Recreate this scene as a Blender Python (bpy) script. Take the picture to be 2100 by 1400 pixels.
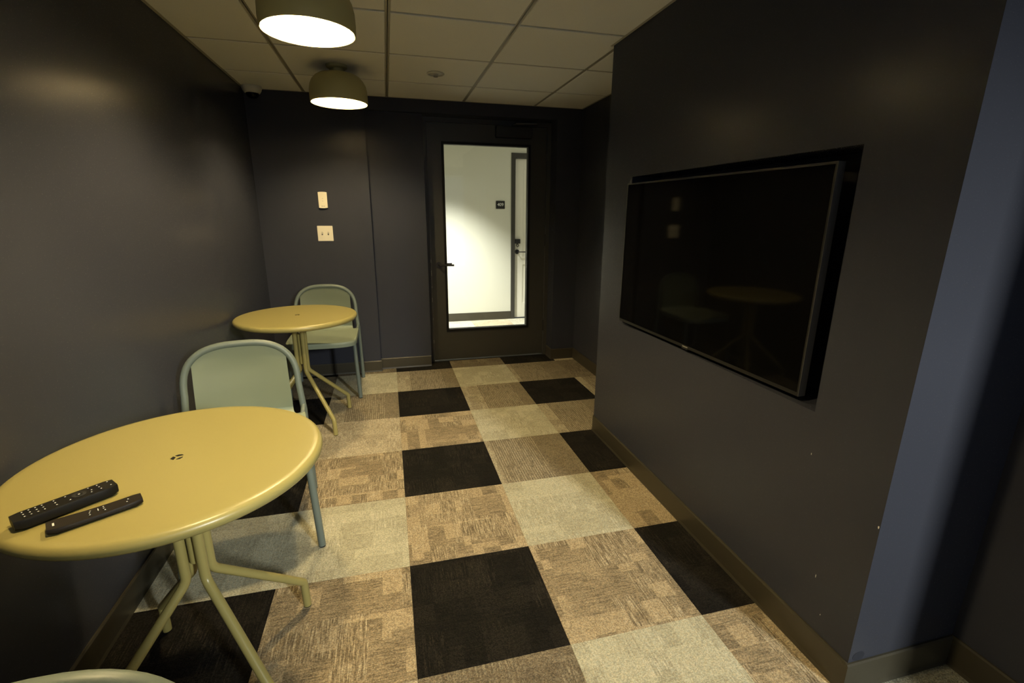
import bpy, bmesh, math, random
from mathutils import Vector, Matrix
from math import sin, cos, pi, radians

random.seed(7)
for o in list(bpy.data.objects):
    bpy.data.objects.remove(o, do_unlink=True)
SC = bpy.context.scene
COL = SC.collection

# ------------------------------------------------------------------ camera
cam_d = bpy.data.cameras.new('camera')
cam_d.sensor_width = 36.0
cam_d.sensor_fit = 'HORIZONTAL'
cam_d.lens = 977.43 / 2100.0 * 36.0
cam_d.clip_start = 0.02
cam = bpy.data.objects.new('camera', cam_d)
COL.objects.link(cam)
YAW, PITCH, ROLL = 0.2520066, 0.2638939, 0.0059930
fw = Vector((sin(YAW) * cos(PITCH), cos(YAW) * cos(PITCH), -sin(PITCH)))
rt = Vector((cos(YAW), -sin(YAW), 0))
up = rt.cross(fw)
rt2 = cos(ROLL) * rt + sin(ROLL) * up
up2 = -sin(ROLL) * rt + cos(ROLL) * up
M = Matrix((rt2, up2, -fw)).transposed().to_4x4()
M.translation = Vector((0, 0, 1.38419))
cam.matrix_world = M
SC.camera = cam

# ------------------------------------------------------------------ light and exposure
LAMP_STRENGTH = 1040.0
LAMP_COLOR = (1.0, 0.77, 0.40)
WINDOW_POWER = 285.0
FILL_POWER = 3.5
HALL_POWER = 760.0
HALL_FILL = 4.5
SC.view_settings.view_transform = 'Standard'
SC.view_settings.look = 'None'
SC.view_settings.exposure = 0.0
SC.view_settings.gamma = 1.0
SC.view_settings.use_curve_mapping = False
SC.cycles.use_denoising = True
SC.cycles.max_bounces = 8
SC.cycles.diffuse_bounces = 5
SC.cycles.glossy_bounces = 4
SC.cycles.transparent_max_bounces = 8
SC.cycles.sample_clamp_indirect = 6.0

world = bpy.data.worlds.new('world')
SC.world = world
world.use_nodes = True
bg = world.node_tree.nodes['Background']
bg.inputs[0].default_value = (0.45, 0.6, 0.9, 1)
bg.inputs[1].default_value = 0.6

# daylight coming down through the window at the rear of the room, behind the camera
WIN = dict(x0=1.10, x1=2.12, z0=0.30, z1=2.1, y=-1.2)
ld = bpy.data.lights.new('window_daylight', 'AREA')
ld.shape = 'RECTANGLE'
ld.size = 0.28
ld.size_y = 0.62
ld.energy = WINDOW_POWER
ld.color = (0.95, 0.95, 0.90)
lo = bpy.data.objects.new('window_daylight', ld)
COL.objects.link(lo)
lo.location = (2.25, -2.7, 2.44)
lo.rotation_euler = (Vector((.5, 1.5, .8)) - lo.location).to_track_quat('-Z', 'Y').to_euler()

# unseen second window and area light, added behind the camera as weak soft fill
FILL_WIN = dict(x0=-.65, x1=.85, z0=0.85, z1=2.05)
l2 = bpy.data.lights.new('rear_fill_light', 'AREA')
l2.shape = 'RECTANGLE'; l2.size = 1.45; l2.size_y = 1.15
l2.energy = FILL_POWER; l2.color = (0.92, 0.97, 1.0)
lo2 = bpy.data.objects.new('rear_fill_light', l2)
COL.objects.link(lo2)
lo2.location = (.1, WIN['y'] - 0.13, 1.45)
lo2.rotation_euler = (radians(90), 0, 0)

# ------------------------------------------------------------------ helpers
def tag(o, label=None, cat=None, group=None, kind=None):
    if label: o['label'] = label
    if cat: o['category'] = cat
    if group: o['group'] = group
    if kind: o['kind'] = kind
    return o

def empty(name, loc=(0, 0, 0), rz=0.0, **k):
    o = bpy.data.objects.new(name, None)
    o.empty_display_size = 0.1
    o.location = loc
    o.rotation_euler = (0, 0, rz)
    COL.objects.link(o)
    return tag(o, **k)

def link(name, me, mat=None, parent=None, loc=None):
    o = bpy.data.objects.new(name, me)
    if mat is not None and not me.materials:
        me.materials.append(mat)
    COL.objects.link(o)
    if parent is not None: o.parent = parent
    if loc is not None: o.location = loc
    return o

def obj(name, bm, mat=None, parent=None, loc=None, smooth=None, flip=False):
    bmesh.ops.recalc_face_normals(bm, faces=bm.faces[:])
    if smooth:
        for f in bm.faces: f.smooth = True
        for e in bm.edges:
            if len(e.link_faces) == 2:
                e.smooth = e.calc_face_angle(0) < radians(smooth)
    me = bpy.data.meshes.new(name)
    bm.to_mesh(me); bm.free()
    return link(name, me, mat, parent, loc)

def BM(): return bmesh.new()

def box(bm, a, b):
    (x0, y0, z0), (x1, y1, z1) = a, b
    v = [bm.verts.new(p) for p in ((x0, y0, z0), (x1, y0, z0), (x1, y1, z0), (x0, y1, z0),
                                   (x0, y0, z1), (x1, y0, z1), (x1, y1, z1), (x0, y1, z1))]
    return [bm.faces.new([v[i] for i in f]) for f in
            ((3, 2, 1, 0), (4, 5, 6, 7), (0, 1, 5, 4), (1, 2, 6, 5), (2, 3, 7, 6), (3, 0, 4, 7))]

def bbox(bm, a, b, w, seg=2):
    t = BM(); box(t, a, b)
    bmesh.ops.bevel(t, geom=t.edges[:], offset=w, segments=seg, affect='EDGES', profile=0.5)
    merge(bm, t)

def merge(bm, t, mat=None):
    me = bpy.data.meshes.new('tmp'); t.to_mesh(me); t.free()
    if mat is not None: me.transform(mat)
    bm.from_mesh(me); bpy.data.meshes.remove(me)

def round_path(pts, rad, n=6):
    pts = [Vector(p) for p in pts]
    out = [pts[0]]
    for i in range(1, len(pts) - 1):
        p, a, b = pts[i], pts[i - 1], pts[i + 1]
        d0 = (a - p).normalized(); d1 = (b - p).normalized()
        ang = d0.angle(d1)
        if ang > pi - 0.02:
            out.append(p); continue
        r = rad[i - 1] if isinstance(rad, (list, tuple)) else rad
        t = min(r / math.tan(ang / 2), (a - p).length * .49, (b - p).length * .49)
        s, e = p + d0 * t, p + d1 * t
        for k in range(n + 1):
            u = k / n
            out.append((1 - u) ** 2 * s + 2 * u * (1 - u) * p + u * u * e)
    out.append(pts[-1])
    return out

def tube(bm, pts, r, n=14, caps=True, taper=None):
    pts = [Vector(p) for p in pts]
    rings = []; nrm = None
    for i, p in enumerate(pts):
        if i == 0: t = pts[1] - p
        elif i == len(pts) - 1: t = p - pts[i - 1]
        else: t = (pts[i + 1] - p).normalized() + (p - pts[i - 1]).normalized()
        t.normalize()
        if nrm is None:
            nrm = t.orthogonal().normalized()
        else:
            nrm = (nrm - t * nrm.dot(t)).normalized()
        bi = t.cross(nrm)
        rr = r if taper is None else r * taper(i / (len(pts) - 1))
        rings.append([bm.verts.new(p + rr * (cos(2 * pi * k / n) * nrm + sin(2 * pi * k / n) * bi)) for k in range(n)])
    for a, b in zip(rings, rings[1:]):
        for k in range(n):
            bm.faces.new((a[k], a[(k + 1) % n], b[(k + 1) % n], b[k]))
    if caps:
        bm.faces.new(rings[0][::-1]); bm.faces.new(rings[-1])

def lathe(bm, prof, n=48, axis=(0, 0, 0)):
    rings = []
    for r, z in prof:
        if r < 1e-6:
            rings.append([bm.verts.new((axis[0], axis[1], axis[2] + z))])
        else:
            rings.append([bm.verts.new((axis[0] + r * cos(2 * pi * k / n), axis[1] + r * sin(2 * pi * k / n), axis[2] + z)) for k in range(n)])
    for a, b in zip(rings, rings[1:]):
        for k in range(n):
            if len(a) == 1 and len(b) == 1: continue
            if len(a) == 1: bm.faces.new((a[0], b[k], b[(k + 1) % n]))
            elif len(b) == 1: bm.faces.new((a[k], a[(k + 1) % n], b[0]))
            else: bm.faces.new((a[k], a[(k + 1) % n], b[(k + 1) % n], b[k]))

def cyl(bm, c, axis, r, h, n=24, r2=None):
    """a capped cylinder starting at c and running h along axis"""
    t = BM()
    bmesh.ops.create_cone(t, cap_ends=True, segments=n, radius1=r, radius2=r if r2 is None else r2, depth=h)
    q = Vector((0, 0, 1)).rotation_difference(Vector(axis).normalized()).to_matrix().to_4x4()
    merge(bm, t, Matrix.Translation(Vector(c)) @ q @ Matrix.Translation((0, 0, h / 2)))

def prism(bm, poly, z0, z1):
    lo_ = [bm.verts.new((x, y, z0)) for x, y in poly]; hi = [bm.verts.new((x, y, z1)) for x, y in poly]
    bm.faces.new(lo_[::-1]); bm.faces.new(hi)
    n = len(poly)
    for i in range(n):
        bm.faces.new((lo_[i], lo_[(i + 1) % n], hi[(i + 1) % n], hi[i]))

def rrect(w, h, r, n=5):
    out = []
    for cx, cy, a0 in ((w / 2 - r, h / 2 - r, 0), (-w / 2 + r, h / 2 - r, 90), (-w / 2 + r, -h / 2 + r, 180), (w / 2 - r, -h / 2 + r, 270)):
        for k in range(n + 1):
            a = radians(a0 + 90 * k / n)
            out.append((cx + r * cos(a), cy + r * sin(a)))
    return out

# ------------------------------------------------------------------ materials
def new_mat(name):
    m = bpy.data.materials.new(name); m.use_nodes = True
    nt = m.node_tree
    return m, nt, nt.nodes['Principled BSDF']

class NB:
    """small node-building helper"""
    def __init__(s, nt): s.nt = nt
    def n(s, t, **k):
        q = s.nt.nodes.new(t)
        for a, b in k.items(): setattr(q, a, b)
        return q
    def put(s, sock, v):
        if isinstance(v, bpy.types.NodeSocket): s.nt.links.new(v, sock)
        elif v is not None: sock.default_value = v
    def m(s, op, a, b=None, c=None, clamp=False):
        q = s.n('ShaderNodeMath', operation=op, use_clamp=clamp)
        s.put(q.inputs[0], a); s.put(q.inputs[1], b)
        if c is not None: s.put(q.inputs[2], c)
        return q.outputs[0]
    def v(s, op, a, b=None):
        q = s.n('ShaderNodeVectorMath', operation=op)
        s.put(q.inputs[0], a); s.put(q.inputs[1], b)
        return q.outputs[0]
    def mix(s, f, a, b, blend='MIX'):
        q = s.n('ShaderNodeMix', data_type='RGBA', blend_type=blend)
        s.put(q.inputs[0], f); s.put(q.inputs[6], a); s.put(q.inputs[7], b)
        return q.outputs[2]
    def noise(s, vec, scale, detail=2.0, rough=.5):
        q = s.n('ShaderNodeTexNoise'); s.put(q.inputs['Vector'], vec)
        q.inputs['Scale'].default_value = scale; q.inputs['Detail'].default_value = detail; q.inputs['Roughness'].default_value = rough
        return q.outputs[0]
    def ramp(s, v, lo, hi):
        q = s.n('ShaderNodeMapRange', interpolation_type='SMOOTHSTEP')
        s.put(q.inputs[0], v); q.inputs[1].default_value = lo; q.inputs[2].default_value = hi
        return q.outputs[0]
    def bump(s, h, strength, dist):
        q = s.n('ShaderNodeBump'); s.put(q.inputs['Height'], h)
        q.inputs['Strength'].default_value = strength; q.inputs['Distance'].default_value = dist
        return q.outputs[0]

def c4(c): return (c[0], c[1], c[2], 1)

def paint(name, col, rough=.5, bump=.15, scale=180, spec=.5, var=.06, metallic=0.0):
    m, nt, p = new_mat(name); b = NB(nt)
    tc = b.n('ShaderNodeTexCoord').outputs['Object']
    n1 = b.noise(tc, scale, 3); n2 = b.noise(tc, 2.3, 3)
    f = b.m('MULTIPLY_ADD', n2, 2 * var, 1 - var)
    cc = b.mix(1.0, c4(col), (1, 1, 1, 1), 'MULTIPLY')
    q = b.n('ShaderNodeVectorMath', operation='SCALE'); b.put(q.inputs[0], c4(col)[:3]); b.put(q.inputs[3], f)
    b.put(p.inputs['Base Color'], q.outputs[0])
    b.put(p.inputs['Roughness'], b.m('MULTIPLY_ADD', n1, .08, rough - .04))
    p.inputs['Specular IOR Level'].default_value = spec
    p.inputs['Metallic'].default_value = metallic
    if bump: b.put(p.inputs['Normal'], b.bump(n1, bump, .001))
    return m

def carpet(name, base, dark, light, dark_amt=.5, dark_cut=.5, stripe=0.0, stripe_col=None, grain=.42):
    m, nt, p = new_mat(name); b = NB(nt)
    tc = b.n('ShaderNodeTexCoord').outputs['Object']
    rnd = b.n('ShaderNodeObjectInfo').outputs['Random']
    off = b.n('ShaderNodeCombineXYZ')
    b.put(off.inputs[0], b.m('MULTIPLY', rnd, 37.0)); b.put(off.inputs[1], b.m('MULTIPLY', rnd, 91.0)); b.put(off.inputs[2], b.m('MULTIPLY', rnd, 13.0))
    P = b.v('ADD', tc, off.outputs[0])
    sep = b.n('ShaderNodeSeparateXYZ'); b.put(sep.inputs[0], P)
    X, Y = sep.outputs[0], sep.outputs[1]
    def comb(x, y, z=0.0):
        q = b.n('ShaderNodeCombineXYZ'); b.put(q.inputs[0], x); b.put(q.inputs[1], y); b.put(q.inputs[2], z); return q.outputs[0]
    def cell(sx, sy, seed):
        q = b.n('ShaderNodeTexWhiteNoise', noise_dimensions='3D')
        b.put(q.inputs[0], comb(b.m('FLOOR', b.m('DIVIDE', X, sx)), b.m('FLOOR', b.m('DIVIDE', Y, sy)), seed))
        return q.outputs[0]
    c1 = cell(.115, .16, 1.5); c2 = cell(.074, .098, 5.5); c3 = cell(.205, .085, 9.5)
    # fine yarn lines running along x and along y
    lx = b.noise(comb(b.m('MULTIPLY', X, 13.0), b.m('MULTIPLY', Y, 190.0)), 1.0, 4, .65)
    ly = b.noise(comb(b.m('MULTIPLY', X, 190.0), b.m('MULTIPLY', Y, 13.0)), 1.0, 4, .65)
    sel = b.m('GREATER_THAN', c1, .5)
    line = b.m('ADD', b.m('MULTIPLY', lx, b.m('SUBTRACT', 1.0, sel)), b.m('MULTIPLY', ly, sel))
    soft = b.noise(P, 14.0, 3)
    blk = b.m('MAXIMUM', b.ramp(c2, dark_cut, dark_cut + .12), b.m('MULTIPLY', b.ramp(c3, dark_cut + .1, dark_cut + .25), .8))
    mask = b.m('MULTIPLY', b.m('MULTIPLY_ADD', b.ramp(b.m('ADD', b.m('MULTIPLY', line, .8), b.m('MULTIPLY', soft, .25)), .38, .66), .68, .32), blk)
    mask = b.m('MULTIPLY', b.m('ADD', mask, b.m('MULTIPLY', b.ramp(line, .5, .80), .40)), dark_amt, clamp=True)
    col = b.mix(mask, c4(base), c4(dark))
    lmask = b.m('MULTIPLY', b.ramp(line, .52, .36), b.m('MULTIPLY', b.ramp(c1, .30, .8), .75))
    col = b.mix(lmask, col, c4(light))
    if stripe:
        # a band of light lines running up the tile beside a browner block
        s2 = b.n('ShaderNodeSeparateXYZ'); b.put(s2.inputs[0], tc)
        tx = b.m('ADD', s2.outputs[0], b.m('MULTIPLY', b.m('SUBTRACT', rnd, .5), .16))
        band = b.m('MULTIPLY', b.m('GREATER_THAN', tx, -.17), b.m('LESS_THAN', tx, .10))
        wv = b.m('SINE', b.m('MULTIPLY', tx, 2 * pi / .0135))
        brk = b.ramp(b.noise(comb(b.m('MULTIPLY', X, 74.0), b.m('MULTIPLY', Y, 9.0)), 1.0, 2), .38, .5)
        ln = b.m('MULTIPLY', b.m('MULTIPLY', b.ramp(wv, .1, .8), brk), band)
        blk2 = b.m('MULTIPLY', b.m('GREATER_THAN', tx, -.17), .75)
        col = b.mix(b.m('MULTIPLY', blk2, stripe), col, c4(stripe_col))
        col = b.mix(b.m('MULTIPLY', ln,   .6 * stripe), col, c4(light))
    # looped pile
    g1 = b.n('ShaderNodeTexVoronoi'); b.put(g1.inputs['Vector'], P); g1.inputs['Scale'].default_value = 285
    gs = b.n('ShaderNodeSeparateColor'); b.put(gs.inputs[0], g1.outputs['Color'])
    gf = b.m('MULTIPLY_ADD', b.m('SUBTRACT', gs.outputs[0], .5), 2.0 * grain, b.m('MULTIPLY_ADD', g1.outputs[0], -grain * .9, 1 + grain * .36))
    gf = b.m('ADD', gf, b.m('MULTIPLY', b.m('SUBTRACT', b.noise(P, 60, 2), .5), grain * .8))
    hue = b.noise(P, 170, 1)
    q = b.n('ShaderNodeVectorMath', operation='SCALE'); b.put(q.inputs[0], col); b.put(q.inputs[3], b.m('MAXIMUM', gf, .1))
    hj = b.n('ShaderNodeCombineXYZ'); 
    b.put(hj.inputs[0], b.m('MULTIPLY_ADD', hue, .24, .88)); hj.inputs[1].default_value = 1.0; b.put(hj.inputs[2], b.m('MULTIPLY_ADD', hue, -.3, 1.15))
    b.put(p.inputs['Base Color'], b.v('MULTIPLY', q.outputs[0], hj.outputs[0]))
    p.inputs['Roughness'].default_value = .95
    p.inputs['Specular IOR Level'].default_value = .12
    b.put(p.inputs['Normal'], b.bump(b.m('ADD', g1.outputs[0], b.m('MULTIPLY', line, .5)), .55, .002))
    return m

MT = {}
MT['wall'] = paint('navy_wall_paint', (.0365, .0388, .051), .26, .10, 260, .095, .05)
MT['wall_hall'] = paint('white_hall_paint', (.64, .64, .57), .45, .06, 240, .4, .02)
MT['lining'] = paint('white_lamp_lining', (.46, .44, .39), .5, .03, 300, .3, .01)
MT['base'] = paint('bronze_rubber_base', (.042, .037, .025), .38, .08, 200, .5, .06)
MT['door'] = paint('bronze_door_paint', (.038, .037, .031), .42, .06, 200, .45, .04)
MT['frame'] = paint('dark_frame_paint', (.040, .038, .033), .45, .06, 200, .4, .04)
MT['black_metal'] = paint('black_metal', (.012, .012, .012), .38, .03, 300, .5, .05)
MT['gasket'] = paint('black_gasket', (.0025, .0025, .0025), .6, 0, 300, .3, .02)
MT['table'] = paint('olive_powder_coat', (.325, .28, .10), .29, .10, 900, .45, .03)
MT['chair'] = paint('sage_powder_coat', (.29, .335, .24), .46, .14, 900, .45, .03)
MT['tube'] = paint('sage_tube_powder_coat', (.135, .165, .145), .42, .12, 900, .45, .03)
MT['lamp'] = paint('olive_lamp_paint', (.42, .38, .17), .5, .06, 500, .4, .04)
MT['ivory'] = paint('ivory_plastic', (.80, .74, .58), .4, .02, 200, .5, .02)
MT['white_plastic'] = paint('white_plastic', (.52, .50, .42), .45, .02, 200, .45, .02)
MT['grey_print'] = paint('grey_print', (.20, .19, .17), .6, 0, 200, .3, .02)
MT['white_print'] = paint('white_print', (.78, .78, .76), .6, 0, 200, .3, .02)
MT['remote'] = paint('black_remote_plastic', (.006, .0055, .005), .5, .05, 700, .22, .05)
MT['remote_brown'] = paint('brown_black_remote_plastic', (.012, .0095, .008), .5, .05, 700, .22, .05)
MT['button'] = paint('dark_button_rubber', (.018, .018, .018), .6, .03, 700, .3, .05)
MT['tv_frame'] = paint('brushed_metal_edge', (.085, .085, .087), .40, .03, 500, .5, .05, .3)
MT['tv_back'] = paint('black_tv_casing', (.008, .008, .008), .5, .03, 400, .4, .05)
MT['tee'] = paint('ceiling_tee_enamel', (.37, .345, .27), .55, .02, 200, .3, .03)
MT['hall_door'] = paint('white_door_paint', (.76, .74, .66), .4, .03, 200, .45, .02)
MT['chip'] = paint('bare_plaster', (.70, .68, .64), .8, .05, 300, .2, .04)
MT['smudge'] = paint('dark_smudge', (.022, .024, .033), .7, .05, 300, .2, .1)
MT['white_frame'] = paint('white_window_frame', (.6, .6, .6), .4, .03, 200, .4, .02)

def screen_mat():
    m, nt, p = new_mat('black_tv_screen'); b = NB(nt)
    tc = b.n('ShaderNodeTexCoord').outputs['Object']
    p.inputs['Base Color'].default_value = (.0022, .0022, .0022, 1)
    b.put(p.inputs['Roughness'], b.m('MULTIPLY_ADD', b.noise(tc, 3.0, 2), .02, .05))
    p.inputs['Specular IOR Level'].default_value = .10
    return m
MT['screen'] = screen_mat()

def ceiling_mat():
    m, nt, p = new_mat('mineral_ceiling_tile'); b = NB(nt)
    tc = b.n('ShaderNodeTexCoord').outputs['Object']
    n1 = b.noise(tc, 260, 4, .7); n2 = b.noise(tc, 3.0, 2)
    col = b.mix(b.ramp(n1, .3, .7), (.78, .765, .69, 1), (.87, .855, .78, 1))
    col = b.mix(b.m('MULTIPLY', n2, .2), col, (.74, .72, .65, 1))
    b.put(p.inputs['Base Color'], col)
    p.inputs['Roughness'].default_value = .9
    p.inputs['Specular IOR Level'].default_value = .2
    b.put(p.inputs['Normal'], b.bump(n1, .4, .002))
    return m
MT['ceil'] = ceiling_mat()

def emit(name, col, s):
    m, nt, p = new_mat(name); b = NB(nt)
    tc = b.n('ShaderNodeTexCoord').outputs['Object']
    p.inputs['Base Color'].default_value = (.8, .78, .7, 1)
    p.inputs['Roughness'].default_value = .5
    p.inputs['Emission Color'].default_value = c4(col)
    p.inputs['Emission Strength'].default_value = s
    return m
MT['bulb_near'] = emit('glowing_bulb', LAMP_COLOR, LAMP_STRENGTH)
MT['bulb_far'] = emit('glowing_bulb_dimmer', LAMP_COLOR, LAMP_STRENGTH * .78)


def glass_mat():
    m = bpy.data.materials.new('clear_glass'); m.use_nodes = True
    nt = m.node_tree; b = NB(nt)
    for q in list(nt.nodes): nt.nodes.remove(q)
    out = b.n('ShaderNodeOutputMaterial')
    tr = b.n('ShaderNodeBsdfTransparent'); tr.inputs[0].default_value = (.97, .98, .96, 1)
    gl = b.n('ShaderNodeBsdfGlossy'); gl.inputs['Roughness'].default_value = .02
    fr = b.n('ShaderNodeFresnel'); fr.inputs[0].default_value = 1.45
    mx = b.n('ShaderNodeMixShader')
    nt.links.new(fr.outputs[0], mx.inputs[0]); nt.links.new(tr.outputs[0], mx.inputs[1]); nt.links.new(gl.outputs[0], mx.inputs[2])
    nt.links.new(mx.outputs[0], out.inputs[0])
    return m
MT['glass'] = glass_mat()

CARPET = {
    'K': carpet('black_carpet', (.0115, .0098, .0082), (.0045, .004, .0036), (.028, .023, .018), .9, .45, grain=.6),
    'B': carpet('brown_carpet', (.180, .147, .100), (.100, .080, .054), (.30, .26, .18), .6, .45),
    'S': carpet('brown_striped_carpet', (.36, .315, .22), (.14, .115, .076), (.44, .39, .28), .5, .55, 1.0, (.160, .128, .085)),
    'T': carpet('tan_carpet', (.385, .305, .19), (.145, .114, .073), (.47, .40, .275), .85, .45, grain=.36),
    'L': carpet('light_tan_carpet', (.43, .37, .26), (.24, .20, .135), (.53, .47, .35), .55, .55),
    'P': carpet('pale_carpet', (.46, .435, .315), (.27, .245, .17), (.54, .515, .395), .52, .5, grain=.25),
    'G': carpet('grey_green_carpet', (.20, .20, .16), (.11, .11, .085), (.26, .26, .21), .5, .5),
    'H': carpet('pale_hall_carpet', (.50, .48, .39), (.33, .31, .25), (.60, .58, .49), .5, .5),
}

# ------------------------------------------------------------------ dimensions (metres)
XL, XR, XA = -0.965, 1.245, 1.715          # left wall, television wall, alcove wall
YB, YN, YD = 4.24, 4.30, 4.42              # back wall, its shallow niche, the door leaf
YT0, YT1 = 0.83, 2.67                      # near and far end of the television wall
XN, YNE = 1.66, -0.10                      # nook wall and its near end
YR, XF = -1.2, 3.0                         # rear wall, far right wall behind
H = 2.2564
HB = 2.16                                  # underside of the header above the door
PX = 1.49                                  # left side of the right pier

# ------------------------------------------------------------------ walls
def struct(name, bm, mat, parent=None, **k):
    o = obj(name, bm, mat, parent, **k)
    if parent is None: o['kind'] = 'structure'
    return o

b = BM(); box(b, (XL - .1, YR - .1, -.05), (XL, YB + .3, H + .12)); wall_left = struct('wall_left', b, MT['wall'])

b = BM()
box(b, (XL, YB, -.05), (-.118, YN + .2, H + .12))
box(b, (-.118, YN, -.05), (.335, YN + .2, HB))
box(b, (-.118, YB, HB), (PX, YN + .2, H + .12))
box(b, (PX, YB, -.05), (XA + .1, YN + .2, H + .12))
wall_back = struct('wall_back', b, MT['wall'])

def wall_tv():
    b = BM()
    x1 = XA + .1
    ny0, ny1, nz0, nz1, nd = 1.087, 2.362, .797, 1.566, .17
    box(b, (XR, YT0, -.05), (x1, ny0, H + .12))
    box(b, (XR, ny1, -.05), (x1, YT1, H + .12))
    box(b, (XR, ny0, -.05), (x1, ny1, nz0))
    box(b, (XR, ny0, nz1), (x1, ny1, H + .12))
    box(b, (XR + nd, ny0, nz0), (x1, ny1, nz1))
    return b
wall_right = struct('wall_right', wall_tv(), MT['wall'])
b = BM(); box(b, (XA, YT1, -.05), (XA + .1, YB, H + .12)); struct('wall_alcove', b, MT['wall'])
b = BM(); box(b, (XN, YNE, -.05), (XN + .155, YT0, H + .12)); struct('wall_nook', b, MT['wall'])
# the room goes on behind the camera
b = BM()
W, W2 = WIN, FILL_WIN
for x0, x1, z0, z1 in ((XL, W2['x0'], -.05, H + .12), (W2['x0'], W2['x1'], -.05, W2['z0']), (W2['x0'], W2['x1'], W2['z1'], H + .12), (W2['x1'], W['x0'], -.05, H + .12),
                       (W['x0'], W['x1'], -.05, W['z0']), (W['x0'], W['x1'], W['z1'], H + .12), (W['x1'], XF + .1, -.05, H + .12)):
    box(b, (x0, YR - .1, z0), (x1, YR, z1))
struct('wall_rear', b, MT['wall'])
b = BM(); box(b, (XF, YR, -.05), (XF + .1, YNE + .1, H + .12)); box(b, (XN + .155, YNE, -.05), (XF, YNE + .1, H + .12)); struct('wall_side', b, MT['wall'])
for wn, W in (('window_1', WIN), ('fill_window', FILL_WIN)):  # the second window is added only for the soft fill light
    win = empty(wn, (0, 0, 0)); win['kind'] = 'structure'
    b = BM()
    for a, c in (((W['x0'], W['z0']), (W['x0'] + .02, W['z1'])), ((W['x1'] - .02, W['z0']), (W['x1'], W['z1'])),
                 ((W['x0'], W['z0']), (W['x1'], W['z0'] + .02)), ((W['x0'], W['z1'] - .02), (W['x1'], W['z1']))):
        box(b, (a[0], YR - .09, a[1]), (c[0], YR - .03, c[1]))
    obj('window_frame', b, MT['white_frame'], win)
    b = BM(); box(b, (W['x0'] + .02, YR - .063, W['z0'] + .02), (W['x1'] - .02, YR - .057, W['z1'] - .02)); obj('window_pane', b, MT['glass'], win)

# chipped and marked paint on the television wall
def chip(y, z, h, w, mat='chip'):
    b = BM()
    poly = [(y + w * cos(a) * random.uniform(.7, 1.1), z + h * sin(a) * random.uniform(.7, 1.1)) for a in [k * pi / 4 for k in range(8)]]
    t = BM(); prism(t, poly, 0, .0006)
    merge(b, t, Matrix(((0, 0, -1, XR), (1, 0, 0, 0), (0, 1, 0, 0), (0, 0, 0, 1))))
    obj('paint_chip', b, MT[mat], wall_right)
chip(.834, .566, .005, .0025); chip(.979, .286, .007, .001); chip(1.072, .662, .004, .0008); chip(.94, .174, .003, .001)
b = BM(); t = BM(); prism(t, [(1.280 + .022 * cos(k * pi / 9), .122 + .016 * sin(k * pi / 9)) for k in range(18)], 0, .0005)
merge(b, t, Matrix(((1, 0, 0, 0), (0, 0, 1, YT0 - .0005), (0, 1, 0, 0), (0, 0, 0, 1)))); obj('scuff_mark', b, MT['smudge'], wall_right)

# ------------------------------------------------------------------ skirting
def skirting(name, runs, h=.10, t=.008, mat='base'):
    """runs: list of ((x0,y0),(x1,y1),(nx,ny)) where n points into the room"""
    root = None
    b = BM()
    for (x0, y0), (x1, y1), (nx, ny) in runs:
        s = BM(); L = math.hypot(x1 - x0, y1 - y0)
        pr = [(0, 0), (t + .003, 0), (t, .012), (t, h - .006), (t - .003, h), (0, h)]
        va = [s.verts.new((0, p[0], p[1])) for p in pr]; vb = [s.verts.new((L, p[0], p[1])) for p in pr]
        s.faces.new(va); s.faces.new(vb[::-1])
        for i in range(len(pr)): s.faces.new((va[i], va[(i + 1) % 6], vb[(i + 1) % 6], vb[i]))
        ux, uy = (x1 - x0) / L, (y1 - y0) / L
        merge(b, s, Matrix(((ux, nx, 0, x0), (uy, ny, 0, y0), (0, 0, 1, 0), (0, 0, 0, 1))))
    return struct(name, b, MT[mat])
skirting('baseboard_left', [((XL, YR), (XL, YB), (1, 0))])
skirting('baseboard_back', [((XL + .008, YB), (-.112, YB), (0, -1)), ((-.118, YN), (.333, YN), (0, -1)),
                            ((PX - .008, YB), (XA - .008, YB), (0, -1)), ((PX, YB), (PX, YD - .03), (-1, 0))])
skirting('baseboard_right', [((XR, YT0), (XR, YT1), (-1, 0)), ((XR - .008, YT0), (XN - .008, YT0), (0, -1)), ((XR, YT1), (XA, YT1), (0, 1))], .105)
skirting('baseboard_alcove', [((XA, YT1 + .008), (XA, YB), (-1, 0))])
skirting('baseboard_nook', [((XN, YNE), (XN, YT0), (-1, 0))], .105)
skirting('baseboard_rear', [((XL + .008, YR), (XF, YR), (0, 1))])

# ------------------------------------------------------------------ floor of carpet tiles
floor_bm = BM(); box(floor_bm, (XL - .1, YR - .1, -.06), (XF + .1, YN + .17, -.0065))
floor = struct('floor', floor_bm, MT['gasket'])
REG = [(XL, XR, YR, 2.677), (XL, XA, 2.677, 4.177), (XL, -.118, 4.177, YB), (-.118, .335, 4.177, YN), (.335, PX, 4.177, YN + .17), (PX, XA, 4.177, YB), (XR, XN, YNE, YT0), (XR, XF, YR, YNE)]
X0, Y0, P = .0103, 4.177, .5
PLAN = {-2: 'KBKLKPKBKPTK', -1: 'BPSLTPTLPTSL', 0: 'KSKTKTKBKTKT', 1: 'BPSPSPTPTSPT', 2: 'KSKSKTKTPKTK', 3: 'LBSTPTLPTKLP'}
TILE_ME = {}
def tile_box(b, x0, y0, x1, y1):
    t = BM(); box(t, (x0, y0, -.0065), (x1, y1, 0))
    bmesh.ops.bevel(t, geom=[e for e in t.edges if all(v.co.z > -.001 for v in e.verts)], offset=.0007, segments=1, affect='EDGES')
    merge(b, t)
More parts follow.
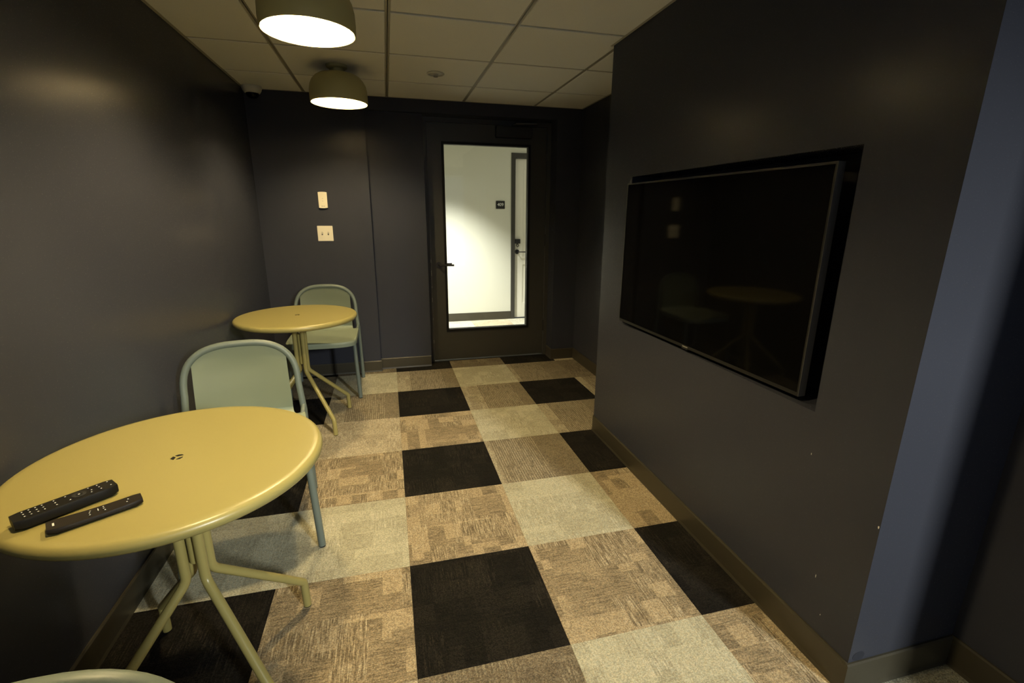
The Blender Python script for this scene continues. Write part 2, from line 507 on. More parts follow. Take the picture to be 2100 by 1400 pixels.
for i in range(-2, 6):
    for j in range(0, 15):
        cx, cy = X0 + (i + .5) * P, Y0 - (j - .5) * P
        g = .0002
        pcs = []
        for (a0, a1, b0, b1) in REG:
            x0, x1 = max(a0, cx - P / 2 + g), min(a1, cx + P / 2 - g)
            y0, y1 = max(b0, cy - P / 2 + g), min(b1, cy + P / 2 - g)
            if x1 - x0 > .004 and y1 - y0 > .004: pcs.append((round(x0 - cx, 5), round(y0 - cy, 5), round(x1 - cx, 5), round(y1 - cy, 5)))
        nook = [q for q in pcs if cx + q[0] > XR - .01 and cx + q[2] < XN + .01 and cy + q[3] < YT0 + .01 and cy < 1.3]
        for grp, kind_ in (([q for q in pcs if q not in nook], None), (nook, 'G')):
          pcs = grp
          if not pcs: continue
          row = PLAN.get(i, 'PTLSPBTKLPTS'); k = kind_ or row[j % len(row)]
          key = (k, tuple(pcs))
          if key not in TILE_ME:
              b = BM()
              for q in pcs: tile_box(b, *q)
              bmesh.ops.recalc_face_normals(b, faces=b.faces[:])
              me = bpy.data.meshes.new('carpet_tile'); b.to_mesh(me); b.free(); me.materials.append(CARPET[k])
              TILE_ME[key] = me
          link('carpet_tile', TILE_ME[key], None, floor, (cx, cy, 0))

# ------------------------------------------------------------------ suspended ceiling
cb = BM(); box(cb, (XL - .1, YR - .1, H + .06), (XF + .1, YN + .2, H + .13))
ceiling = struct('ceiling', cb, MT['tee'])
CREG = [(XL, XR, YR, 2.5323), (XL, 1.2685, 2.5323, YB), (1.2685, XA, YT1, YB), (XR, XN, YNE, YT0), (XR, XF, YR, YNE)]
CX, CY, CP = .0611, 2.5323, .6096
CT = {}
RIM = .0122
for i in range(-3, 6):
    for j in range(-10, 4):
        cx, cy = CX + (i + .5) * CP, CY + (j + .5) * CP
        pcs = []
        for (a0, a1, b0, b1) in CREG:
            x0, x1 = max(a0 + .001, cx - CP / 2 + RIM), min(a1 - .001, cx + CP / 2 - RIM)
            y0, y1 = max(b0 + .001, cy - CP / 2 + RIM), min(b1 - .001, cy + CP / 2 - RIM)
            if x1 - x0 > .01 and y1 - y0 > .01: pcs.append(tuple(round(q, 5) for q in (x0 - cx, y0 - cy, x1 - cx, y1 - cy)))
        if not pcs: continue
        key = tuple(pcs)
        if key not in CT:
            b = BM()
            for (x0, y0, x1, y1) in pcs:
                t = BM(); box(t, (x0, y0, 0), (x1, y1, .02))
                bmesh.ops.bevel(t, geom=[e for e in t.edges if all(v.co.z < .001 for v in e.verts)], offset=.0025, segments=1, affect='EDGES')
                merge(b, t)
            bmesh.ops.recalc_face_normals(b, faces=b.faces[:])
            me = bpy.data.meshes.new('ceiling_tile'); b.to_mesh(me); b.free(); me.materials.append(MT['ceil'])
            CT[key] = me
        link('ceiling_tile', CT[key], None, ceiling, (cx, cy, H))
TZ = H + .0045
def tee(x0, y0, x1, y1, name='grid_tee'):
    b = BM(); box(b, (x0, y0, TZ), (x1, y1, TZ + .004))
    if x1 - x0 > y1 - y0: box(b, (x0, (y0 + y1) / 2 - .002, TZ), (x1, (y0 + y1) / 2 + .002, TZ + .05))
    else: box(b, ((x0 + x1) / 2 - .002, y0, TZ), ((x0 + x1) / 2 + .002, y1, TZ + .05))
    obj(name, b, MT['tee'], ceiling)
def cuts(x):  # y-ranges in which a main tee at x runs
    return [(b0, b1) for (a0, a1, b0, b1) in CREG if a0 < x < a1]
for i in range(-1, 5):
    x = CX + i * CP
    for (y0, y1) in cuts(x): tee(x - .012, y0, x + .012, y1)
for j in range(-9, 3):
    y = CY + j * CP
    for (a0, a1, b0, b1) in CREG:
        if not b0 < y < b1: continue
        for i in range(-3, 6):
            x0, x1 = max(a0, CX + i * CP + .012), min(a1, CX + (i + 1) * CP - .012)
            if x1 - x0 > .02: tee(x0, y - .012, x1, y + .012)
def edge_angle(x0, y0, x1, y1):
    b = BM(); box(b, (x0, y0, H - .001), (x1, y1, H + .0008)); obj('wall_angle', b, MT['tee'], ceiling)
edge_angle(XL, YR, XL + .016, YB); edge_angle(XL + .016, YB - .014, XA, YB)
edge_angle(XR - .014, YT0, XR, YT1 + .014); edge_angle(XA - .014, YT1, XA, YB - .014); edge_angle(XR - .014, YT0 - .014, XN, YT0)

# ------------------------------------------------------------------ glazed door in the back wall
fr = BM()
box(fr, (.335, YD - .015, -.004), (.372, YN + .2, HB))
box(fr, (1.455, YD - .015, -.004), (PX, YN + .2, HB))
box(fr, (.372, YD - .015, 2.124), (1.455, YN + .2, HB))
trim = struct('trim_1', fr, MT['frame'])
for z, w in ((.955, .030), (.846, .05), (.72, .02), (.60, .04), (.42, .02), (.20, .03)):   # chipped paint along the left jamb
    b = BM(); box(b, (.3712, YD - .0156, z - w / 2), (.3725, YD - .0148, z + w / 2)); obj('paint_chip', b, MT['chip'], trim)

door = empty('door_1', (1.452, YD, .012)); door['kind'] = 'structure'
door['label'] = 'dark bronze door with one tall glass pane in the back wall'
def dl(x, y, z): return (x - 1.452, y - YD, z - .012)
DX0, DX1, DZ0, DZ1 = .375, 1.452, .012, 2.121
GX0, GX1, GZ0, GZ1 = .508, 1.289, .300, 1.962
DT = .045
for nm, a, c in (('stile', (DX0, DZ0), (GX0, DZ1)), ('stile', (GX1, DZ0), (DX1, DZ1)), ('rail', (GX0, DZ0), (GX1, GZ0)), ('rail', (GX0, GZ1), (GX1, DZ1))):
    b = BM(); box(b, dl(a[0], YD, a[1]), dl(c[0], YD + DT, c[1])); obj(nm, b, MT['door'], door)
b = BM()
for a, c in (((GX0 - .012, GZ0 - .012), (GX0 + .010, GZ1 + .012)), ((GX1 - .010, GZ0 - .012), (GX1 + .012, GZ1 + .012)),
             ((GX0 + .010, GZ0 - .012), (GX1 - .010, GZ0 + .010)), ((GX0 + .010, GZ1 - .010), (GX1 - .010, GZ1 + .012))):
    box(b, dl(a[0], YD - .007, a[1]), dl(c[0], YD + DT + .007, c[1]))
obj('glazing_bead', b, MT['gasket'], door)
b = BM(); box(b, dl(GX0 + .009, YD + .019, GZ0 + .009), dl(GX1 - .009, YD + .026, GZ1 - .009)); obj('glass_pane', b, MT['glass'], door)
hand = None
for s, y in ((-1, YD), (1, YD + DT)):
    b = BM(); cyl(b, dl(.442, y, .920), (0, s, 0), .027, .009, 28); rose = obj('lever_rose', b, MT['black_metal'], door, smooth=40)
    b = BM(); tube(b, round_path([dl(.442, y + s * .008, .920), dl(.442, y + s * .052, .920), dl(.575, y + s * .052, .918)], .014), .0085)
    h = obj('lever_handle', b, MT['black_metal'], rose, smooth=50)
b = BM(); bbox(b, dl(.972, YD - .062, 2.018), dl(1.30, YD, 2.112), .006)
clo = obj('door_closer', b, MT['black_metal'], door)
b = BM(); bbox(b, dl(1.12, YD - .05, 2.112), dl(1.15, YD - .02, 2.128), .003); tube(b, [dl(1.135, YD - .036, 2.132), dl(1.33, YD - .10, 2.135)], .008); tube(b, [dl(1.33, YD - .10, 2.135), dl(1.15, YD - .045, 2.141)], .007)
obj('closer_arm', b, MT['black_metal'], clo, smooth=50)
for z in (.30, 1.13, 1.95):
    b = BM(); cyl(b, dl(1.4535, YD - .008, z - .05), (0, 0, 1), .0075, .11, 14); obj('hinge', b, MT['black_metal'], door, smooth=40)
b = BM(); box(b, (.372, YD - .02, -.001), (1.455, YN + .17, .005)); struct('trim_2', b, MT['black_metal'])

# ------------------------------------------------------------------ hallway seen through the glass
HX0, HX1, HY0, HY1, HZ = -1.4, 3.2, YN + .2, 6.12, 2.45
b = BM(); box(b, (HX0, HY1, -.05), (1.580, HY1 + .1, HZ)); box(b, (1.580, HY1, 2.07), (2.52, HY1 + .1, HZ)); box(b, (2.52, HY1, -.05), (HX1, HY1 + .1, HZ))
struct('wall_hall', b, MT['wall_hall'])
b = BM(); box(b, (HX0 - .1, HY0, -.05), (HX0, HY1 + .1, HZ)); box(b, (HX1, HY0, -.05), (HX1 + .1, HY1 + .1, HZ))
box(b, (HX0, HY0, -.05), (.335, HY0 + .02, HZ)); box(b, (PX, HY0, -.05), (HX1, HY0 + .02, HZ)); box(b, (.335, HY0, HB), (PX, HY0 + .02, HZ))
struct('wall_hall_side', b, MT['wall_hall'])
b = BM(); box(b, (HX0 - .1, HY0, HZ), (HX1 + .1, HY1 + .1, HZ + .08)); struct('ceiling_hall', b, MT['wall_hall'])
b = BM(); box(b, (HX0 - .1, YN + .17, -.06), (HX1 + .1, HY1 + .1, -.0065)); hf = struct('floor_hall', b, MT['gasket'])
for i in range(-1, 5):
    for j in range(4):
        x0, y0 = -.49 + i * .5, YN + .171 + j * .5
        x1, y1 = x0 + .499, min(y0 + .499, HY1)
        if y1 - y0 < .01: continue
        b = BM(); cx, cy = (x0 + x1) / 2, (y0 + y1) / 2
        tile_box(b, x0 - cx, y0 - cy, x1 - cx, y1 - cy)
        obj('carpet_tile', b, CARPET['HPHL'[(i + 2 * j) % 4]], hf, (cx, cy, 0))
skirting('baseboard_hall', [((HX0, HY1), (1.552, HY1), (0, -1)), ((2.55, HY1), (HX1, HY1), (0, -1))], .105)

sign = empty('room_number_sign', (1.412, HY1, 1.478), label='small square black sign with white number on the white hallway wall', cat='sign')
b = BM(); bbox(b, (-.057, -.009, -.048), (.057, 0, .048), .0015, 1); obj('sign_plate', b, MT['black_metal'], sign)
def text_mesh(body, size, mat, parent, loc, name):
    cu = bpy.data.curves.new(name, 'FONT'); cu.body = body; cu.size = size; cu.align_x = 'CENTER'; cu.align_y = 'CENTER'; cu.extrude = .0006; cu.resolution_u = 3
    tmp = bpy.data.objects.new(name + '_tmp', cu); COL.objects.link(tmp)
    me = bpy.data.meshes.new_from_object(tmp.evaluated_get(bpy.context.evaluated_depsgraph_get()))
    bpy.data.objects.remove(tmp)
    me.transform(Matrix.Rotation(radians(90), 4, 'X')); me.name = name
    me.materials.clear()
    return link(name, me, mat, parent, loc)
bpy.context.view_layer.update()
text_mesh('409', .054, MT['white_print'], sign, (0, -.0093, .002), 'sign_numerals')

# the apartment door across the hallway
b = BM(); box(b, (1.553, HY1 - .012, 0), (1.606, HY1 + .10, 2.041)); box(b, (1.553, HY1 - .012, 2.041), (2.547, HY1 + .10, 2.101)); box(b, (2.494, HY1 - .012, 0), (2.547, HY1 + .10, 2.041))
struct('trim_3', b, MT['frame'])
hd = empty('door_2', (1.608, HY1 + .03, .008)); hd['kind'] = 'structure'; hd['label'] = 'white panelled apartment door with black lock across the hallway'
b = BM(); LW, LH = .884, 2.03
box(b, (0, .010, 0), (LW, .045, LH))
obj('door_leaf', b, MT['hall_door'], hd)
b = BM()
st = .115
for x0, x1, z0, z1 in ((0, st, 0, LH), (LW - st, LW, 0, LH), (st, LW - st, LH - .12, LH), (st, LW - st, 0, .2), (st, LW - st, .71, .82), (LW / 2 - .05, LW / 2 + .05, .82, LH - .12), (LW / 2 - .05, LW / 2 + .05, .2, .71)):
    bbox(b, (x0, 0, z0), (x1, .0105, z1), .002, 1)
obj('stile_and_rail', b, MT['hall_door'], hd)
for z0, z1 in ((.2, .71), (.82, LH - .12)):
    for x0, x1 in ((st, LW / 2 - .05), (LW / 2 + .05, LW - st)):
        t = BM(); box(t, (x0 + .035, .003, z0 + .035), (x1 - .035, .0105, z1 - .035))
        bmesh.ops.bevel(t, geom=[e for e in t.edges if all(v.co.y < .004 for v in e.verts)], offset=.006, segments=1, affect='EDGES')
        obj('raised_panel', t, MT['hall_door'], hd)
b = BM(); bbox(b, (.004, -.028, .985), (.075, 0, 1.045), .006); cyl(b, (.04, -.006, .985), (0, 0, -1), .011, .006, 16)
dbm = obj('deadbolt', b, MT['black_metal'], hd)
b = BM(); tube(b, [(.04 + .014 * cos(2 * pi * k / 20), -.014, .962 + .017 * sin(2 * pi * k / 20)) for k in range(21)], .0045, 8, False); obj('thumb_turn', b, MT['black_metal'], dbm, smooth=60)
b = BM(); cyl(b, (.034, 0, .881), (0, -1, 0), .030, .012, 28); r2 = obj('lever_rose', b, MT['black_metal'], hd, smooth=40)
b = BM(); tube(b, round_path([(.034, -.01, .881), (.034, -.055, .881), (.168, -.055, .879)], .012), .007); obj('lever_handle', b, MT['black_metal'], r2, smooth=50)

# recessed hallway downlight
can = empty('recessed_downlight', (.64, 5.22, HZ), label='recessed round downlight in the hallway ceiling beyond the glass door', cat='light')
b = BM(); lathe(b, [(.062, 0), (.085, 0), (.085, -.006), (.062, -.004), (.062, 0)], 32); obj('trim_ring', b, MT['white_plastic'], can, smooth=40)
sd = bpy.data.lights.new('downlight_beam', 'SPOT'); sd.energy = HALL_POWER; sd.color = (1.0, .98, .89); sd.spot_size = radians(92); sd.spot_blend = .75; sd.shadow_soft_size = .05
so = bpy.data.objects.new('downlight_beam', sd); COL.objects.link(so); so.parent = can; so.location = (0, 0, -.015)
for x in (-.8, 2.45):  # unseen fill lights added at both ends to lift the hallway's base level
    pd = bpy.data.lights.new('hall_fill_light', 'AREA'); pd.shape = 'DISK'; pd.size = .25; pd.energy = HALL_FILL; pd.color = (1.0, .98, .89)
    po = bpy.data.objects.new('hall_fill_light', pd); COL.objects.link(po); po.location = (x, 5.3, HZ - .01)

# ------------------------------------------------------------------ pendant dome lamps on the ceiling
def lamp(x, y, label, bulb):
    root = empty('dome_ceiling_lamp', (x, y, 0), label=label, cat='lamp', group='dome lamps on the ceiling')
    zb = 2.040
    b = BM()
    outer = [(.170, zb), (.1725, zb + .003), (.1735, zb + .035), (.172, zb + .075), (.166, zb + .103), (.154, zb + .127), (.136, zb + .147), (.112, zb + .161), (.085, zb + .169), (.055, zb + .172), (0, zb + .172)]
    inner = [(.168, zb), (.167, zb + .03), (.160, zb + .095), (.13, zb + .14), (0, zb + .16)]
    lathe(b, outer, 64); lathe(b, inner, 64)
    bmesh.ops.remove_doubles(b, verts=b.verts[:], dist=.0004)
    obj('lamp_shade', b, MT['lamp'], root, smooth=45)
    b = BM(); lathe(b, [(.166, zb + .004), (.158, zb + .09), (.138, zb + .130), (.10, zb + .152), (0, zb + .158)], 64); obj('white_lining', b, MT['lining'], root, smooth=60)
    b = BM(); bmesh.ops.create_uvsphere(b, u_segments=24, v_segments=14, radius=.045, matrix=Matrix.Translation((0, 0, zb + .112)))
    bu = obj('bulb', b, MT[bulb], root, smooth=180)
    b = BM(); cyl(b, (0, 0, zb + .140), (0, 0, 1), .02, .018, 20); obj('bulb_socket', b, MT['white_plastic'], bu)
    b = BM(); cyl(b, (0, 0, zb + .172), (0, 0, 1), .040, .026, 32); obj('neck', b, MT['lamp'], root, smooth=40)
    b = BM(); lathe(b, [(0, 2.236), (.052, 2.236), (.062, 2.242), (.064, H), (0, H)], 40); obj('canopy', b, MT['lamp'], root, smooth=40)
    return root
lamp(-.243, 2.185, 'olive dome ceiling lamp nearer the camera, cut off by the top of the picture', 'bulb_near')
lamp(-.241, 3.457, 'olive dome ceiling lamp farther away, with its round canopy in view near the back wall', 'bulb_far')

lamp(-.245, .915, 'third olive dome ceiling lamp, overhead above the near table and out of the picture', 'bulb_near')

# ------------------------------------------------------------------ ceiling fittings
dome = empty('dome_camera', (-.886, 4.155, H), label='small white dome camera with a black eye in the ceiling corner', cat='camera')
b = BM(); lathe(b, [(0, -.001), (.066, -.001), (.068, -.012), (.062, -.030), (.052, -.046), (.045, -.048), (0, -.048)], 36); obj('camera_base', b, MT['white_plastic'], dome, smooth=40)
b = BM(); lathe(b, [(.043, -.046), (.042, -.058), (.034, -.072), (.020, -.080), (0, -.083)], 28); obj('camera_eye', b, MT['screen'], dome, smooth=60)
spk = empty('ceiling_sprinkler', (.368, 3.468, H), label='round white recessed sprinkler in a ceiling tile right of the lamps', cat='sprinkler')
b = BM(); lathe(b, [(.046, -.0006), (.056, -.0006), (.058, -.004), (.052, -.009), (.046, -.008), (.044, -.002)], 36); obj('escutcheon', b, MT['white_plastic'], spk, smooth=40)
b = BM(); lathe(b, [(0, -.0006), (.044, -.0006), (.040, -.003), (.018, -.006), (.016, -.012), (0, -.013)], 28); obj('sprinkler_cup', b, MT['white_plastic'], spk, smooth=40)
b = BM(); lathe(b, [(0, -.0215), (.015, -.0215), (.015, -.020), (0, -.0195)], 18); tube(b, [(-.011, 0, -.015), (-.010, 0, -.021)], .002, 8); tube(b, [(.011, 0, -.015), (.010, 0, -.021)], .002, 8); obj('deflector', b, MT['grey_print'], spk)

# ------------------------------------------------------------------ wall fittings by the far chair
th = empty('wall_controller', (-.482, YB, 1.473), label='slim white plastic controller on the dark wall above the switch plate', cat='controller')
def plate_profile(bulge):
    b = BM(); w, hh = .033, .060
    pts = []
    for k in range(9):
        u = -1 + k / 4; pts.append((w * u, hh + bulge * (1 - u * u)))
    for k in range(9):
        u = 1 - k / 4; pts.append((w * u, -hh - bulge * (1 - u * u)))
    prism(b, pts, 0, .017)
    bmesh.ops.bevel(b, geom=[e for e in b.edges if all(v.co.z > .016 for v in e.verts)], offset=.003, segments=2, affect='EDGES')
    return b
TOWALL = Matrix(((1, 0, 0, 0), (0, 0, -1, 0), (0, 1, 0, 0), (0, 0, 0, 1)))
t = plate_profile(.003); b = BM(); merge(b, t, TOWALL); obj('controller_body', b, MT['ivory'], th, smooth=35)
for z in (.012, -.008):
    b = BM(); cyl(b, (0, -.0168, z), (0, -1, 0), .0035, .0008, 14); obj('indicator', b, MT['white_plastic'], th)
b = BM(); cyl(b, (-.008, -.0168, -.047), (0, -1, 0), .0035, .0007, 14); box(b, (.0, -.0176, -.0485), (.013, -.0168, -.0455)); obj('printed_mark', b, MT['grey_print'], th)
sw = empty('double_switch_plate', (-.487, YB, 1.211), label='square ivory two-gang switch plate on the dark wall below the controller', cat='switch')
t = BM(); prism(t, rrect(.118, .122, .004, 3), 0, .006); bmesh.ops.bevel(t, geom=[e for e in t.edges if all(v.co.z > .005 for v in e.verts)], offset=.003, segments=2, affect='EDGES')
b = BM(); merge(b, t, TOWALL); obj('plate', b, MT['ivory'], sw)
for x in (-.023, .023):
    b = BM(); box(b, (x - .0055, -.0066, -.012), (x + .0055, -.0058, .012)); sl = obj('switch_slot', b, MT['grey_print'], sw)
    b = BM(); bbox(b, (x - .0042, -.017, -.001), (x + .0042, -.006, .010), .0015, 1); obj('toggle', b, MT['ivory'], sl)
    for z in (.03, -.03):
        b = BM(); cyl(b, (x, -.0056, z), (0, -1, 0), .003, .0008, 10); obj('screw', b, MT['ivory'], sw)

# ------------------------------------------------------------------ television in its niche
A0, A1 = Vector((1.212, 2.345)), Vector((1.252, 1.163))     # far and near end of the front face
wv = (A1 - A0); TVW = wv.length; wv.normalize()
nv = Vector((-abs(wv.y), -abs(wv.x)))                       # out of the screen, towards the room
tv = bpy.data.objects.new('television', None); COL.objects.link(tv)
TVH = .714
tv.matrix_world = Matrix(((wv.x, -nv.x, 0, (A0.x + A1.x) / 2), (wv.y, -nv.y, 0, (A0.y + A1.y) / 2), (0, 0, 1, .817), (0, 0, 0, 1)))
tag(tv, 'large black flat television standing slightly out of a niche in the right wall', 'television')
hw = TVW / 2
bw = .007
b = BM()
for a, c in (((-hw + .002, 0), (-hw + bw, TVH - .0015)), ((hw - bw, 0), (hw - .002, TVH - .0015)), ((-hw + bw, TVH - bw), (hw - bw, TVH - .0015)), ((-hw + bw, 0), (hw - bw, .012))):
    box(b, (a[0], 0, a[1]), (c[0], .028, c[1]))
obj('bezel', b, MT['tv_back'], tv)
b = BM(); box(b, (hw - .002, .0005, 0), (hw, .028, TVH)); box(b, (-hw, .0005, 0), (-hw + .002, .028, TVH)); box(b, (-hw + .002, .0005, TVH - .0015), (hw - .002, .028, TVH))
obj('metal_edge', b, MT['tv_frame'], tv)
b = BM(); box(b, (-hw + bw, .003, .012), (hw - bw, .026, TVH - bw)); obj('screen', b, MT['screen'], tv)
b = BM(); bbox(b, (-hw + .10, .026, .06), (hw - .10, .060, TVH - .12), .006); obj('rear_casing', b, MT['tv_back'], tv)
b = BM(); box(b, (-.018, -.0012, .0035), (.018, .001, .0085)); obj('printed_mark', b, MT['grey_print'], tv)
b = BM(); bbox(b, (-.02, -.003, -.005), (.02, .012, 0), .001, 1); obj('sensor_lip', b, MT['tv_back'], tv)
b = BM(); box(b, (-.2, .058, .2), (.2, .118, .5)); obj('wall_bracket', b, MT['tv_back'], tv)

# ------------------------------------------------------------------ tables
TZT = .745
def table(x, y, rz, label):
    root = empty('round_cafe_table', (x, y, 0), rz, label=label, cat='table', group='round olive tables along the left wall')
    R = .365
    prof = [(0, TZT), (R - .026, TZT)]
    for k in range(1, 13):
        a = pi / 2 - k / 12 * pi * 1.05
        prof.append((R - .017 + .017 * cos(a) , TZT - .017 + .017 * sin(a)))
    prof += [(R - .03, TZT - .030), (R - .032, TZT - .006), (0, TZT - .006)]
    b = BM(); lathe(b, prof, 96); obj('tabletop', b, MT['table'], root, smooth=50)
    b = BM()
    lathe(b, [(0, TZT - .0065), (.11, TZT - .0065), (.11, TZT - .012), (.07, TZT - .02), (0, TZT - .02)], 32); obj('mounting_plate', b, MT['table'], root, smooth=40)
    b = BM(); lathe(b, [(0, .62), (.017, .62), (.017, .60), (.017, .42), (0, .42)], 16); obj('column_core', b, MT['table'], root, smooth=40)
    for k in range(4):
        a = pi / 4 + k * pi / 2; ca, sa = cos(a), sin(a)
        def q(r, z): return (r * ca, r * sa, z)
        b = BM(); tube(b, round_path([q(.034, TZT - .018), q(.034, .372), q(.312, .104), q(.316, .004)], [.05, .022], 7), .0135, 14)
        lg = obj('leg', b, MT['table'], root, smooth=50)
        b = BM(); cyl(b, q(.316, 0), (0, 0, 1), .0125, .005, 14); obj('foot_cap', b, MT['gasket'], lg)
    lgo = [[(-.0125, -.006), (-.0100, .0065), (-.0015, .000), (-.0025, -.0135)], [(-.0065, .010), (.000, .0155), (.008, .0155), (.0135, .0105), (.000, .0055)], [(.0035, -.0125), (.0070, -.0045), (.0155, .0005), (.0155, -.004), (.0120, -.011)]]
    b = BM()
    for pl in lgo: prism(b, [(px, py) for px, py in pl], TZT - .0004, TZT + .0008)
    o = obj('centre_mark', b, MT['gasket'], root)
    o.rotation_euler = (0, 0, -rz)
    return root
table(-.583, 1.340, 0, 'round mustard-olive metal table near the camera with two remotes on it')
table(-.588, 3.235, radians(-7), 'round mustard-olive metal table in the back corner with nothing on it')

# ------------------------------------------------------------------ chairs
ZA, HA, AW, NE = .585, .214, .232, 2.75
def arch(t):
    """point of the back hoop at angle t: 0 right .. pi left"""
    c, s = cos(t), sin(t)
    x = AW * math.copysign(abs(c) ** (2 / NE), c); z = ZA + HA * abs(s) ** (2 / NE)
    return Vector((x, .236 + (z - ZA) * .16, z))
def arch_z(x):
    u = min(1, abs(x) / AW)
    return ZA + HA * (1 - u ** NE) ** (1 / NE)
RC = .0148
def make_chair(label):
    root = empty('tube_frame_chair', (0, 0, 0), label=label, cat='chair', group='sage tube chairs')
    # hoop
    b = BM(); pts = [Vector((.243, .223, .450))] + [arch(pi * (.5 - .5 * cos(pi * k / 44))) for k in range(45)] + [Vector((-.243, .223, .450))]
    tube(b, pts, RC, 14); obj('back_frame', b, MT['tube'], root, smooth=50)
    # back sheet following the hoop
    b = BM(); n, mrow = 26, 14; hwid = .191; vs = []
    for i in range(n + 1):
        x = -hwid + 2 * hwid * i / n; col = []
        zt = arch_z(x) - .006
        for j in range(mrow + 1):
            v = j / mrow
            z = .475 + (zt - .475) * v
            y = .236 + (z - ZA) * .16
            if z < ZA: y = .236 - (ZA - z) * .10
            y += .020 * (1 - (x / hwid) ** 2) * min(1, (1 - v) * 3) - .004
            xx = x * (1 + .03 * (1 - v))
            col.append(b.verts.new((xx, y, z)))
        vs.append(col)
    for i in range(n):
        for j in range(mrow): b.faces.new((vs[i][j], vs[i + 1][j], vs[i + 1][j + 1], vs[i][j + 1]))
    bmesh.ops.solidify(b, geom=b.faces[:], thickness=.004)
    obj('backrest', b, MT['chair'], root, smooth=50)
    # seat sheet: curls up into the back, rounded front corners, turned-down lip at the front and sides
    b = BM(); ncol, nrow = 30, 22
    SWD, YS, YF = .243, .165, -.282
    us = [sin(pi / 2 * (-1 + 2 * i / ncol)) for i in range(ncol + 1)]
    grid = []
    for j in range(nrow + 1):
        v = j / nrow; rr = []
        for u in us:
            yf = YF + .13 * (1 - max(0, 1 - abs(u) ** 3.4) ** (1 / 3.4))
            y = YS + (yf - YS) * v
            dish = .013 * (1 - u * u) * min(1, (1 - v) * 3.2)
            z = .4555 - dish - .004 * max(0, (v - .85) / .15) ** 2
            rr.append(b.verts.new((SWD * u, y, z)))
        grid.append(rr)
    for a, c in zip(grid, grid[1:]):
        for i in range(ncol): b.faces.new((a[i], a[i + 1], c[i + 1], c[i]))
    # rear curl, narrower than the seat
    prev = grid[0]
    for (y, z, k) in ((.190, .4445, .205), (.212, .449, .199), (.2255, .458, .197), (.230, .470, .1965), (.2325, .480, .1965)):
        cur = []
        for u in us:
            t_ = 1 - u * u
            cur.append(b.verts.new((k * u, y + .020 * t_ * min(1, (y - .17) / .05), z - .006 * t_ * (1 if y < .2 else .3))))
        for i in range(ncol): b.faces.new((prev[i], prev[i + 1], cur[i + 1], cur[i]))
        prev = cur
    rim = [r_[0] for r_ in grid] + grid[-1][1:-1] + [r_[-1] for r_ in grid[::-1]]
    last = rim
    for dz, k in ((-.004, 1.007), (-.012, 1.010), (-.034, 1.004)):
        cur = [b.verts.new((q.co.x * k, q.co.y * (k if q.co.y < 0 else 1), q.co.z + dz)) for q in rim]
        for i in range(len(rim) - 1): b.faces.new((last[i], last[i + 1], cur[i + 1], cur[i]))
        last = cur
    bmesh.ops.recalc_face_normals(b, faces=b.faces[:])
    bmesh.ops.solidify(b, geom=b.faces[:], thickness=.0035)
    obj('seat', b, MT['chair'], root, smooth=55)
    for s in (1, -1):
        b = BM(); tube(b, [(s * .243, .223, .455), (s * .2435, .2235, .40), (s * .247, .234, .2), (s * .250, .245, .004)], RC, 14)
        lg = obj('leg', b, MT['tube'], root, smooth=50)
        b = BM(); cyl(b, (s * .250, .245, 0), (0, 0, 1), .0135, .006, 14); obj('foot_cap', b, MT['gasket'], lg)
        b = BM(); tube(b, round_path([(s * .250, -.245, .004), (s * .231, -.205, .438), (s * .222, -.14, .442)], .03, 6), RC, 14)
        lg = obj('leg', b, MT['tube'], root, smooth=50)
        b = BM(); cyl(b, (s * .250, -.245, 0), (0, 0, 1), .0135, .006, 14); obj('foot_cap', b, MT['gasket'], lg)
        b = BM(); tube(b, round_path([(s * .222, -.14, .440), (s * .222, .12, .438), (s * .236, .18, .452), (s * .243, .2225, .476)], .04, 6), .011, 12)
        obj('seat_rail', b, MT['tube'], root, smooth=50)
    return root
def copy_tree(o, parent=None):
    c = o.copy(); COL.objects.link(c)
    if parent: c.parent = parent
    for ch in list(o.children): copy_tree(ch, c)
    return c
far_chair = make_chair('sage green metal chair against the back wall behind the far table')
near_chair = copy_tree(far_chair); near_chair['label'] = 'sage green metal chair pushed in behind the near table with remotes'
edge_chair = copy_tree(far_chair); edge_chair['label'] = 'sage green chair with only its back hoop showing at the bottom left edge'
for o, x, y, a in ((far_chair, -.52, 3.862, 0), (near_chair, -.64, 2.085, 11.0), (edge_chair, -.492, .327, 6)):
    o.location = (x, y, 0); o.rotation_euler = (0, 0, radians(a))

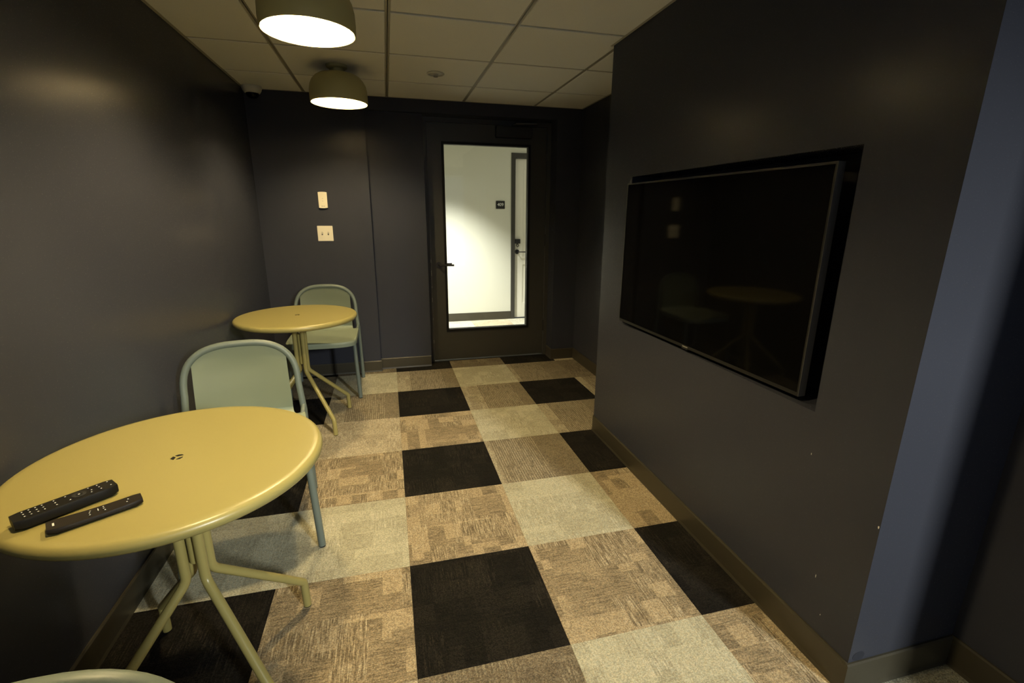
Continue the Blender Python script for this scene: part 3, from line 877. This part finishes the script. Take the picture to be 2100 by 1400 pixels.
# ------------------------------------------------------------------ remote controls on the near table
def remote(name, x, y, ang, L, Wd, T, mat, label, buttons, curve=0.0, tail=.9):
    root = empty(name, (x, y, TZT), radians(ang), label=label, cat='remote control', group='remotes on the near table')
    b = BM(); N = 12; rows = []
    for k in range(N + 1):
        u = k / N; xx = -L / 2 + L * u
        w = Wd / 2 * (tail + (1 - tail) * u)
        end = min(u, 1 - u) * L
        if end < .008: w *= .80 + .2 * math.sqrt(max(0, 1 - (1 - end / .008) ** 2))
        top = T + curve * (2 * u - 1) ** 2
        bot = .0006 + (.004 * (1 - min(1, end / .018)) ** 2)
        r = []
        for yy, zz in ((-w * .78, bot), (w * .78, bot), (w, bot + .005), (w, top - .003), (w * .92, top), (-w * .92, top), (-w, top - .003), (-w, bot + .005)):
            r.append(b.verts.new((xx, yy, zz)))
        rows.append(r)
    for a, c in zip(rows, rows[1:]):
        for i in range(8): b.faces.new((a[i], a[(i + 1) % 8], c[(i + 1) % 8], c[i]))
    b.faces.new(rows[0]); b.faces.new(rows[-1])
    obj('remote_body', b, MT[mat], root, smooth=35)
    for (u, v, kind) in buttons:
        xx = -L / 2 + L * u; yy = v * Wd / 2; zz = T + curve * (2 * u - 1) ** 2
        b = BM()
        if kind == 'ring':
            lathe(b, [(.006, -.001), (.0125, -.001), (.0125, .0012), (.006, .0012), (.006, -.001)], 24, (xx, yy, zz)); o = obj('navigation_ring', b, MT['button'], root)
            b = BM(); cyl(b, (xx, yy, zz - .001), (0, 0, 1), .0045, .0024, 14)
            o = obj('button', b, MT['button'], root)
            b = BM(); cyl(b, (xx, yy, zz + .0014), (0, 0, 1), .0017, .0004, 10); obj('legend', b, MT['white_print'], o)
            continue
        if kind == 'bar': bbox(b, (xx - .0018, yy - .007, zz - .001), (xx + .0018, yy + .007, zz + .0014), .0006, 1)
        elif kind == 'logo': box(b, (xx - .0016, yy - .006, zz - .0005), (xx + .0016, yy + .006, zz + .0003))
        else: cyl(b, (xx, yy, zz - .001), (0, 0, 1), .0032, .0024, 12, .0027)
        if kind == 'logo': obj('printed_mark', b, MT['white_print'], root); continue
        o = obj('button', b, MT['button'], root)
        if kind in ('dot', 'bar'):
            b = BM()
            if kind == 'bar': box(b, (xx - .0006, yy - .005, zz + .0012), (xx + .0006, yy + .005, zz + .0018))
            else: cyl(b, (xx, yy, zz + .0012), (0, 0, 1), .0013, .0006, 8)
            obj('legend', b, MT['white_print'], o)
    return root
B1 = []
for u in (.11, .17, .23, .29): B1 += [(u, -.5, 'dot'), (u, 0, 'dot'), (u, .5, 'dot')]
B1 += [(.40, -.5, 'dot'), (.40, 0, 'dot'), (.40, .5, 'dot'), (.51, .5, 'dot'), (.53, -.5, 'dot'), (.63, 0, 'ring'), (.74, .55, 'dot'), (.755, -.05, 'dot'), (.74, -.5, 'dot'),
       (.83, .5, 'dot'), (.835, 0, 'dot'), (.84, -.5, 'dot'), (.94, .5, 'dot'), (.945, -.45, 'dot')]
remote('black_remote', -.7185, 1.1345, 41.5, .174, .047, .025, 'remote', 'longer black remote control covered in buttons, left of the pair on the table', B1, .0, 1.0)
B2 = [(.43, -.5, 'dot'), (.43, 0, 'dot'), (.44, .4, 'dot'), (.52, .15, 'bar'), (.59, -.45, 'dot'), (.58, .05, 'dot'), (.58, .5, 'dot'), (.83, -.35, 'dot'), (.85, .2, 'dot'), (.07, 0, 'logo')]
remote('slim_remote', -.642, 1.089, 31.0, .158, .037, .013, 'remote_brown', 'slim brown-black remote control with few buttons, right of the pair on the table', B2, .003, 1.3)
